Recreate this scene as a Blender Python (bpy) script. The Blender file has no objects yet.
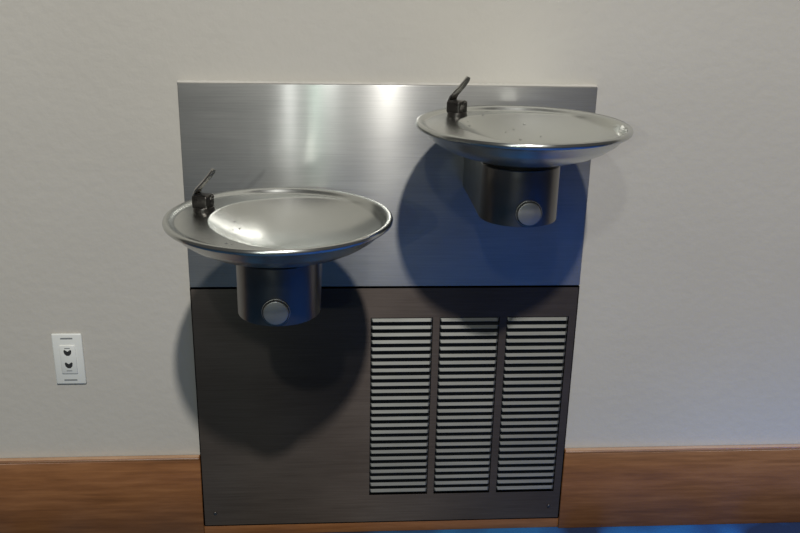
import bpy, bmesh, math, random
from mathutils import Vector, Matrix
random.seed(4)
S=bpy.context.scene
S.view_settings.view_transform='Standard'
FLOOR=0.022
# ---------------------------------------------------------------- materials
def newmat(name):
    m=bpy.data.materials.new(name); m.use_nodes=True
    nt=m.node_tree; b=nt.nodes['Principled BSDF']
    return m,nt,b
def noise(nt,scale,mapscale=(1,1,1),detail=4,coord='Object',rough=.5):
    tc=nt.nodes.new('ShaderNodeTexCoord'); mp=nt.nodes.new('ShaderNodeMapping')
    mp.inputs['Scale'].default_value=mapscale
    n=nt.nodes.new('ShaderNodeTexNoise'); n.inputs['Scale'].default_value=scale
    n.inputs['Detail'].default_value=detail; n.inputs['Roughness'].default_value=rough
    nt.links.new(tc.outputs[coord],mp.inputs[0]); nt.links.new(mp.outputs[0],n.inputs['Vector'])
    return n.outputs['Fac']
def ramp(nt,fac,stops):
    r=nt.nodes.new('ShaderNodeValToRGB'); e=r.color_ramp.elements
    e[0].position,e[0].color=stops[0][0],(*stops[0][1],1)
    e[1].position,e[1].color=stops[-1][0],(*stops[-1][1],1)
    for p,c in stops[1:-1]:
        k=e.new(p); k.color=(*c,1)
    nt.links.new(fac,r.inputs[0]); return r.outputs[0]
def maprange(nt,fac,a,b,lo=.3,hi=.7):
    m=nt.nodes.new('ShaderNodeMapRange'); m.inputs['From Min'].default_value=lo; m.inputs['From Max'].default_value=hi
    m.inputs['To Min'].default_value=a; m.inputs['To Max'].default_value=b
    nt.links.new(fac,m.inputs[0]); return m.outputs[0]
def bump(nt,b,fac,strength,dist):
    bp=nt.nodes.new('ShaderNodeBump'); bp.inputs['Strength'].default_value=strength; bp.inputs['Distance'].default_value=dist
    nt.links.new(fac,bp.inputs['Height']); nt.links.new(bp.outputs[0],b.inputs['Normal'])
def sheet_steel(name,c0,c1,r0,r1,aniso,polish=0,rp=.4):
    m,nt,b=newmat(name)
    b.inputs['Metallic'].default_value=1
    streak=noise(nt,6,(1.2,1,60),6,rough=.7)
    cloud=noise(nt,3,(1,1,2.2),3)
    mx=nt.nodes.new('ShaderNodeMath'); mx.operation='ADD'
    h=nt.nodes.new('ShaderNodeMath'); h.operation='MULTIPLY'; h.inputs[1].default_value=.5
    nt.links.new(streak,mx.inputs[0]); nt.links.new(cloud,mx.inputs[1]); nt.links.new(mx.outputs[0],h.inputs[0])
    col=ramp(nt,h.outputs[0],[(.38,c0),(.62,c1)])
    nt.links.new(col,b.inputs['Base Color'])
    nt.links.new(maprange(nt,streak,r0,r1),b.inputs['Roughness'])
    b.inputs['Anisotropic'].default_value=aniso
    cx=nt.nodes.new('ShaderNodeCombineXYZ'); cx.inputs[2].default_value=1
    nt.links.new(cx.outputs[0],b.inputs['Tangent'])
    if polish:
        p=nt.nodes.new('ShaderNodeBsdfPrincipled'); p.inputs['Metallic'].default_value=1
        nt.links.new(col,p.inputs['Base Color']); p.inputs['Roughness'].default_value=rp
        p.inputs['Anisotropic'].default_value=1.0; nt.links.new(cx.outputs[0],p.inputs['Tangent'])
        mix=nt.nodes.new('ShaderNodeMixShader'); mix.inputs[0].default_value=polish
        o=nt.nodes['Material Output']
        nt.links.new(b.outputs[0],mix.inputs[1]); nt.links.new(p.outputs[0],mix.inputs[2]); nt.links.new(mix.outputs[0],o.inputs['Surface'])
    return m
M_up=sheet_steel('brushed_steel_upper',(.375,.375,.365),(.49,.49,.47),.61,.66,.45,.42,.26)
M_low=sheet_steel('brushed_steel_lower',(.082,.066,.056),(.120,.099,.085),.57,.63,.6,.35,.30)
M_louv=sheet_steel('brushed_steel_louver',(.21,.21,.197),(.28,.28,.26),.46,.54,.2)
def spun_steel(name,c,r,an=.5,var=.9,dr=.07):
    m,nt,b=newmat(name); b.inputs['Metallic'].default_value=1
    f=noise(nt,25,(1,1,1),5)
    nt.links.new(ramp(nt,f,[(.3,tuple(x*var for x in c)),(.7,c)]),b.inputs['Base Color'])
    nt.links.new(maprange(nt,f,r,r+dr),b.inputs['Roughness'])
    if an:
        t=nt.nodes.new('ShaderNodeTangent'); t.direction_type='RADIAL'; t.axis='Z'
        nt.links.new(t.outputs[0],b.inputs['Tangent']); b.inputs['Anisotropic'].default_value=an
        b.inputs['Anisotropic Rotation'].default_value=.25
    return m
M_basin=spun_steel('spun_steel_basin',(.62,.635,.61),.235,.6,.95,.035)
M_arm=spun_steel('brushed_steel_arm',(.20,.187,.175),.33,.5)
M_button=spun_steel('satin_button',(.50,.49,.465),.42,0)
M_chrome=spun_steel('polished_spout',(.5,.49,.47),.2,0)
def plain(name,c,r,metal=0):
    m,nt,b=newmat(name); b.inputs['Base Color'].default_value=(*c,1); b.inputs['Roughness'].default_value=r
    b.inputs['Metallic'].default_value=metal
    f=noise(nt,80); nt.links.new(maprange(nt,f,max(0,r-.05),r+.05),b.inputs['Roughness'])
    return m
M_dark=plain('dark_cavity',(.012,.012,.012),.8)
M_rubber=plain('black_gasket',(.02,.02,.02),.5)
M_spbase=plain('dark_nickel',(.07,.065,.06),.3,.9)
M_plate=plain('outlet_plastic',(.68,.69,.66),.4)
M_slot=plain('outlet_slot',(.03,.03,.03),.5)
M_label=plain('outlet_label',(.22,.23,.23),.5)
M_caulk=plain('painted_caulk',(.46,.445,.41),.6)
m,nt,b=newmat('painted_plaster'); M_wall=m
f=noise(nt,2.2,detail=3); nt.links.new(ramp(nt,f,[(.3,(.462,.440,.398)),(.7,(.492,.470,.426))]),b.inputs['Base Color'])
b.inputs['Roughness'].default_value=.6
f2=noise(nt,45,detail=4,rough=.5); bump(nt,b,f2,.35,.003)
def wood(name,a,b_,c,r):
    m,nt,b=newmat(name)
    f=noise(nt,5,(1,4,14),6,rough=.65)
    nt.links.new(ramp(nt,f,[(.28,a),(.5,b_),(.72,c)]),b.inputs['Base Color'])
    b.inputs['Roughness'].default_value=r
    return m
M_wood=wood('stained_wood',(.130,.053,.018),(.200,.083,.029),(.275,.122,.046),.33)
M_cap=wood('lit_wood_edge',(.36,.21,.12),(.44,.28,.17),(.52,.34,.22),.4)  # paler tan puts the light caught by the baseboard's top edge into the colour
m,nt,b=newmat('blue_carpet'); M_carp=m
f=noise(nt,5,detail=2)
nt.links.new(ramp(nt,f,[(.42,(.006,.016,.04)),(.5,(.01,.06,.15)),(.6,(.012,.11,.24))]),b.inputs['Base Color'])
b.inputs['Roughness'].default_value=.95
f2=noise(nt,600); bump(nt,b,f2,.6,.004)
m,nt,b=newmat('water'); M_water=m
b.inputs['Roughness'].default_value=.03; b.inputs['Transmission Weight'].default_value=1; b.inputs['IOR'].default_value=1.33
# ---------------------------------------------------------------- mesh helpers
def link(o,parent=None):
    S.collection.objects.link(o)
    if parent: o.parent=parent
    return o
def finish(bm,name,mats,parent=None,loc=(0,0,0),smooth=True,ang=35):
    bmesh.ops.recalc_face_normals(bm,faces=bm.faces)
    for fc in bm.faces: fc.smooth=smooth
    for e in bm.edges:
        if len(e.link_faces)==2 and e.calc_face_angle(0)>math.radians(ang): e.smooth=False
    me=bpy.data.meshes.new(name); bm.to_mesh(me); bm.free()
    for mt in (mats if isinstance(mats,(list,tuple)) else [mats]): me.materials.append(mt)
    o=bpy.data.objects.new(name,me); o.location=loc
    return link(o,parent)
def box(bm,x0,x1,y0,y1,z0,z1,bev=0,mi=0,segs=2):
    r=bmesh.ops.create_cube(bm,size=1,matrix=Matrix.Translation(((x0+x1)/2,(y0+y1)/2,(z0+z1)/2))@Matrix.Diagonal((x1-x0,y1-y0,z1-z0,1)))
    vs=r['verts']
    for fc in {f for v in vs for f in v.link_faces}: fc.material_index=mi
    if bev:
        bmesh.ops.bevel(bm,geom=list({e for v in vs for e in v.link_edges}),offset=bev,segments=segs,profile=.5,affect='EDGES')
def cyl(bm,r0,r1,z0,z1,mat=Matrix(),n=48,bev=0,mi=0):
    r=bmesh.ops.create_cone(bm,cap_ends=True,segments=n,radius1=r0,radius2=r1,depth=z1-z0,matrix=mat@Matrix.Translation((0,0,(z0+z1)/2)))
    vs=r['verts']
    fs={f for v in vs for f in v.link_faces}
    for fc in fs: fc.material_index=mi
    if bev:
        caps=[f for f in fs if len(f.verts)>4]
        bmesh.ops.bevel(bm,geom=list({e for f in caps for e in f.edges}),offset=bev,segments=3,profile=.5,affect='EDGES')
def empty(name,loc):
    e=bpy.data.objects.new(name,None); e.location=loc; e.empty_display_size=.1
    return link(e)
# ---------------------------------------------------------------- room
bm=bmesh.new(); box(bm,-4,4,0,.12,FLOOR,4.6); finish(bm,'wall_back',M_wall,smooth=False)
bm=bmesh.new(); box(bm,-4,4,-6,.12,FLOOR-.05,FLOOR); finish(bm,'floor',M_carp,smooth=False)
bm=bmesh.new()
for (a,c) in ((-4,-.4262),(.4262,4)):
    box(bm,a,c,-.018,0,FLOOR,.230,.001,segs=1)
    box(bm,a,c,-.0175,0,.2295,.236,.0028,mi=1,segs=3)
box(bm,-.4262,.4262,-.013,0,FLOOR,.0495,.001)
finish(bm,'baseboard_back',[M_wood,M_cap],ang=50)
# ---------------------------------------------------------------- steel panels
X=.425; Z0=.05; ZS=.6528; Z1=1.0879
bm=bmesh.new(); box(bm,-X,X,-.015,0,ZS+.0012,Z1,.0018)
finish(bm,'fountain_back_panel',M_up)
vent=empty('louvered_vent_panel',(0,0,0))
cols=[(-.036,.102),(.117,.251),(.267,.407)]; lz0,lz1=.126,.580
bm=bmesh.new()
def slab(x0,x1,z0,z1): box(bm,x0,x1,-.0148,-.0105,z0,z1)
zt=ZS-.0012
slab(-X,cols[0][0],Z0,zt); slab(cols[2][1],X,Z0,zt)
slab(cols[0][0],cols[2][1],lz1,zt); slab(cols[0][0],cols[2][1],Z0,lz0)
slab(cols[0][1],cols[1][0],lz0,lz1); slab(cols[1][1],cols[2][0],lz0,lz1)
bmesh.ops.remove_doubles(bm,verts=bm.verts,dist=1e-5)
# returned flanges
box(bm,-X,-X+.002,-.0148,0,Z0,zt); box(bm,X-.002,X,-.0148,0,Z0,zt)
box(bm,-X,X,-.0148,0,Z0,Z0+.002); box(bm,-X,X,-.0148,0,zt-.002,zt)
finish(bm,'face_sheet',M_low,vent,smooth=False)
bm=bmesh.new(); box(bm,-X+.003,X-.003,-.004,-.0005,Z0+.003,zt-.003); finish(bm,'cavity_back',M_dark,vent,smooth=False)
bm=bmesh.new()
N=26; pitch=(lz1-lz0)/N
for (a,c) in cols:
    a+=.0015; c-=.0015
    for i in range(N):
        z=lz1-(i+.1)*pitch
        prof=[(-.0128,z-.0004),(-.0136,z-.0006),(-.0162,z-.0074),(-.0162,z-.0080),(-.0154,z-.0080),(-.0128,z-.0012)]
        # pressed louver: ends taper back into the sheet
        secs=[(a,.15),(a+.002,.8),(a+.004,1),(c-.004,1),(c-.002,.8),(c,.15)]
        rings=[]
        for (x,k) in secs:
            rings.append([bm.verts.new((x,-.0125+(y+.0125)*k,zz)) for (y,zz) in prof])
        for r0,r1 in zip(rings,rings[1:]):
            for j in range(len(prof)):
                j2=(j+1)%len(prof); bm.faces.new((r0[j],r0[j2],r1[j2],r1[j]))
        bm.faces.new(rings[0]); bm.faces.new(rings[-1])
finish(bm,'louver_slats',M_louv,vent,smooth=False)
bm=bmesh.new()
RX=Matrix.Rotation(math.radians(90),4,'X')
for x in (-.398,.398):
    for z in (.085,):
        cyl(bm,.0045,.0038,0,.0022,Matrix.Translation((x,-.0148,z))@RX,24,.0006)
        box(bm,x-.003,x+.003,-.0172,-.0168,z-.0005,z+.0005,mi=1)
finish(bm,'panel_screws',[M_arm,M_dark],vent)
# caulk bead round the top edge
bm=bmesh.new(); n=140
prev=None
for i in range(n+1):
    x=-X-.002+(2*X+.004)*i/n
    h=.002+.0018*random.random(); d=.004+.002*random.random()
    ring=[bm.verts.new(p) for p in ((x,0,Z1-.0002),(x,-d,Z1-.0002),(x,-d*.6,Z1+h*.6),(x,0,Z1+h))]
    if prev:
        for j in range(4): bm.faces.new((prev[j],prev[(j+1)%4],ring[(j+1)%4],ring[j]))
    else: bm.faces.new(ring)
    prev=ring
bm.faces.new(prev); finish(bm,'trim_1',M_caulk)
# ---------------------------------------------------------------- fountains
R=.1955
BC=Vector((.036,-.002)); RB=.156
def top_h(x,y):
    r=math.hypot(x,y); d=(Vector((x,y))-BC).length/RB
    # ledge on the bubbler side sits slightly proud of the bowl edge
    s=min(1,max(0,(-x-.02)/.10)); s=s*s*(3-2*s)
    h=-.0095+.0045*s
    if d<1: h-=.048*(1-d**2.5)
    t=min(1,max(0,(r-(R-.020))/.012)); t=t*t*(3-2*t)
    return h*(1-t)+(-.0010)*t
def basin_mesh(parent):
    bm=bmesh.new(); SEG=192; rings=[]
    rad=[R*.006+(R-.006)*(i/110) for i in range(0,111)]
    rad=[r for r in rad if r<R-.008]+[R-.008]
    ctr=bm.verts.new((0,0,top_h(0,0)))
    prof=[(R-.0048,.0003),(R-.0014,-.0014),(R,-.0050),(R-.0008,-.0085),(R-.004,-.0112),(R-.008,-.0122),(R-.012,-.0145),
          (.172,-.0275),(.155,-.0395),(.135,-.0495),(.11,-.0577),(.088,-.0625),(.070,-.0653),(.060,-.0662)]
    for r in rad:
        rings.append([bm.verts.new((r*math.cos(2*math.pi*k/SEG),r*math.sin(2*math.pi*k/SEG),top_h(r*math.cos(2*math.pi*k/SEG),r*math.sin(2*math.pi*k/SEG)))) for k in range(SEG)])
    for (r,z) in prof:
        rings.append([bm.verts.new((r*math.cos(2*math.pi*k/SEG),r*math.sin(2*math.pi*k/SEG),z)) for k in range(SEG)])
    for k in range(SEG): bm.faces.new((ctr,rings[0][k],rings[0][(k+1)%SEG]))
    for a,b in zip(rings,rings[1:]):
        for k in range(SEG): bm.faces.new((a[k],b[k],b[(k+1)%SEG],a[(k+1)%SEG]))
    bm.faces.new(rings[-1])
    finish(bm,'basin',M_basin,parent,ang=50)
def arm_mesh(parent,cy,ox):
    # stadium shaped housing running back to the wall panel
    r=.0728; back=-cy-.0150
    def outline(rr):
        pts=[(rr,back)]
        for k in range(0,49):
            a=-math.pi*k/48
            pts.append((rr*math.cos(a),rr*math.sin(a)))
        pts.append((-rr,back)); return pts
    zs=[(-.0740,r-.006),(-.0745,r-.0012),(-.0758,r),(-.1755,r),(-.1770,r-.0006),(-.1776,r-.0025)]
    bm=bmesh.new(); rings=[]
    for z,q in zs: rings.append([bm.verts.new((ox+x,y,z)) for x,y in outline(q)])
    n=len(rings[0])
    for a,b in zip(rings,rings[1:]):
        for k in range(n): bm.faces.new((a[k],a[(k+1)%n],b[(k+1)%n],b[k]))
    bm.faces.new(rings[0]); bm.faces.new(rings[-1])
    finish(bm,'arm_housing',M_arm,parent,ang=30)
    bm=bmesh.new(); cyl(bm,.060,.062,-.0750,-.0645,n=64); finish(bm,'neck_gasket',M_rubber,parent)
def button(parent,ox):
    bm=bmesh.new()
    m=Matrix.Translation((ox,-.068,-.1510))@RX
    cyl(bm,.0242,.0242,0,.0058,m,64,.001,mi=1)
    cyl(bm,.0215,.0212,.002,.0105,m,64,.0014,mi=0)
    finish(bm,'push_button',[M_button,M_rubber],parent)
def bubbler(parent,x,y):
    g=top_h(x,y); e=math.atan2(-y,-x)
    T=Matrix.Translation((x,y,g))@Matrix.Rotation(e,4,'Z')
    bm2=bmesh.new()
    cyl(bm2,.0195,.0180,-.001,.007,Matrix(),40,.001)
    box(bm2,-.0165,.0140,-.0150,.0150,.004,.028,.0040,segs=3)
    cyl(bm2,.0048,.0036,0,.012,Matrix.Translation((.009,0,.020))@Matrix.Rotation(math.radians(50),4,'Y'),20,.0006)
    bmesh.ops.transform(bm2,matrix=T,verts=bm2.verts)
    finish(bm2,'bubbler_base',M_spbase,parent)
    # mouth guard blade : curved tapering plate
    bm=bmesh.new()
    path=[(-.0170,.018),(-.0165,.029),(-.0120,.039),(-.003,.0485),(.007,.0590),(.015,.0685),(.0190,.0750)]
    wid=[.0130,.0130,.0125,.0115,.0102,.0085,.0050]
    th=.0013; rings=[]
    for i,(u,z) in enumerate(path):
        p0=Vector(path[max(0,i-1)]); p1=Vector(path[min(len(path)-1,i+1)]); t=(p1-p0).normalized(); nn=Vector((-t.y,t.x))
        w=wid[i]; ring=[]
        for (s,q) in ((-1,1),(-.55,1),(0,1),(.55,1),(1,1),(1,-1),(.55,-1),(0,-1),(-.55,-1),(-1,-1)):
            cup=.004*(s*s)      # cupped cross section
            ring.append(bm.verts.new((u+nn.x*(q*th-cup),s*w,z+nn.y*(q*th-cup))))
        rings.append(ring)
    for a,b in zip(rings,rings[1:]):
        for k in range(10): bm.faces.new((a[k],a[(k+1)%10],b[(k+1)%10],b[k]))
    bm.faces.new(rings[0]); bm.faces.new(rings[-1])
    bmesh.ops.transform(bm,matrix=T,verts=bm.verts)
    finish(bm,'mouth_guard',M_chrome,parent,ang=60)
def drops(parent,seeds):
    bm=bmesh.new()
    for (cx,cy,n,sp) in seeds:
        for _ in range(n):
            x=cx+random.gauss(0,sp); y=cy+random.gauss(0,sp)
            if math.hypot(x,y)>R-.03: continue
            r=random.uniform(.0008,.0022)
            bmesh.ops.create_icosphere(bm,subdivisions=2,radius=1,matrix=Matrix.Translation((x,y,top_h(x,y)+r*.15))@Matrix.Diagonal((r*random.uniform(.8,1.5),r,r*.5,1)))
    finish(bm,'water_droplets',M_water,parent)
for i,(fx,fy,fz,bx,by,ax,ox,dr) in enumerate(((-.2082,-.3489,.9130,-.134,.048,-.004,-.005,[(-.05,-.125,14,.012),(-.09,0,6,.02)]),
                                      (.2282,-.2369,1.0548,-.108,.098,0,.006,[(0,.06,26,.04),(-.08,.03,8,.02)]))):
    e=empty('drinking_fountain' if i==0 else 'drinking_fountain.001',(fx,fy,fz))
    basin_mesh(e); arm_mesh(e,fy,ax)
    button(e,ox); bubbler(e,bx,by); drops(e,dr)
# ---------------------------------------------------------------- outlet
out=empty('electrical_outlet',(-.6985,0,.483))
bm=bmesh.new(); box(bm,-.0325,.0325,-.0055,0,-.061,.061,.0035,segs=3); finish(bm,'cover_plate',M_plate,out,ang=50)
bm=bmesh.new(); box(bm,-.0170,.0170,-.0078,-.003,-.034,.034,.0012); finish(bm,'receptacle_insert',M_plate,out,ang=50)
bm=bmesh.new()
def poly(pts,y,y2,mi=0):
    a=[bm.verts.new((x,y,z)) for x,z in pts]; b=[bm.verts.new((x,y2,z)) for x,z in pts]
    fs=[bm.faces.new(a),bm.faces.new(b[::-1])]
    for k in range(len(pts)): fs.append(bm.faces.new((a[k],b[k],b[(k+1)%len(pts)],a[(k+1)%len(pts)])))
    for f_ in fs: f_.material_index=mi
for cz in (.016,-.014):
    poly([(-.0085,cz+.006),(-.006,cz+.008),(0,cz+.0035),(.006,cz+.008),(.0085,cz+.006),(.0075,cz-.001),(.003,cz-.006),(-.003,cz-.006),(-.0075,cz-.001)],-.0082,-.007)
for cz,w_ in ((.050,.013),(-.050,.014)):
    box(bm,-w_,w_,-.0059,-.0050,cz-.0018,cz+.0018,mi=1)
for cz in (.0275,-.0265): box(bm,-.006,.006,-.0081,-.0075,cz-.001,cz+.001,mi=1)
finish(bm,'sockets_and_labels',[M_slot,M_label],out,smooth=False)
# ---------------------------------------------------------------- lights
def spot(name,loc,tgt,power,col,size,blend,rad):
    l=bpy.data.lights.new(name,'SPOT'); l.energy=power; l.color=col; l.spot_size=math.radians(size); l.spot_blend=blend; l.shadow_soft_size=rad
    o=bpy.data.objects.new(name,l); o.location=loc
    o.rotation_euler=(Vector(tgt)-Vector(loc)).to_track_quat('-Z','Y').to_euler(); return link(o)
spot('ceiling_spotlight',(.31,-4.2,5.42),(0,0,.75),1190,(1,.97,.92),46,.6,.11)
spot('hall_lamp',(-.50,-3.0,2.85),(0,0,.9),42,(.97,1,.97),75,.8,.06)
spot('streak_light',(-1.02,-3.5,1.75),(0,0,.9),24,(.97,1,.97),60,.8,.02)  # added light, no known source; draws a highlight streak on the upper panel
spot('streak_light.001',(-.70,-3.5,1.75),(0,0,.9),12,(.70,1,.84),60,.8,.02)  # second added light, greenish, for the neighbouring streak
spot('blue_stage_light',(1.9,-1.6,3.2),(1.1,-1.15,0),900,(.03,.28,1),46,.8,.1)
w=bpy.data.worlds.new('hall'); S.world=w; w.use_nodes=True
w.node_tree.nodes['Background'].inputs[0].default_value=(1,.98,.94,1); w.node_tree.nodes['Background'].inputs[1].default_value=.068
# ---------------------------------------------------------------- camera
cd=bpy.data.cameras.new('camera'); co=bpy.data.objects.new('camera',cd); link(co)
cd.sensor_width=36; cd.lens=900.85*36/800
co.location=(-.1090,-1.8468,1.3472); co.rotation_euler=(1.2319,-.0196,-.0667)
S.camera=co
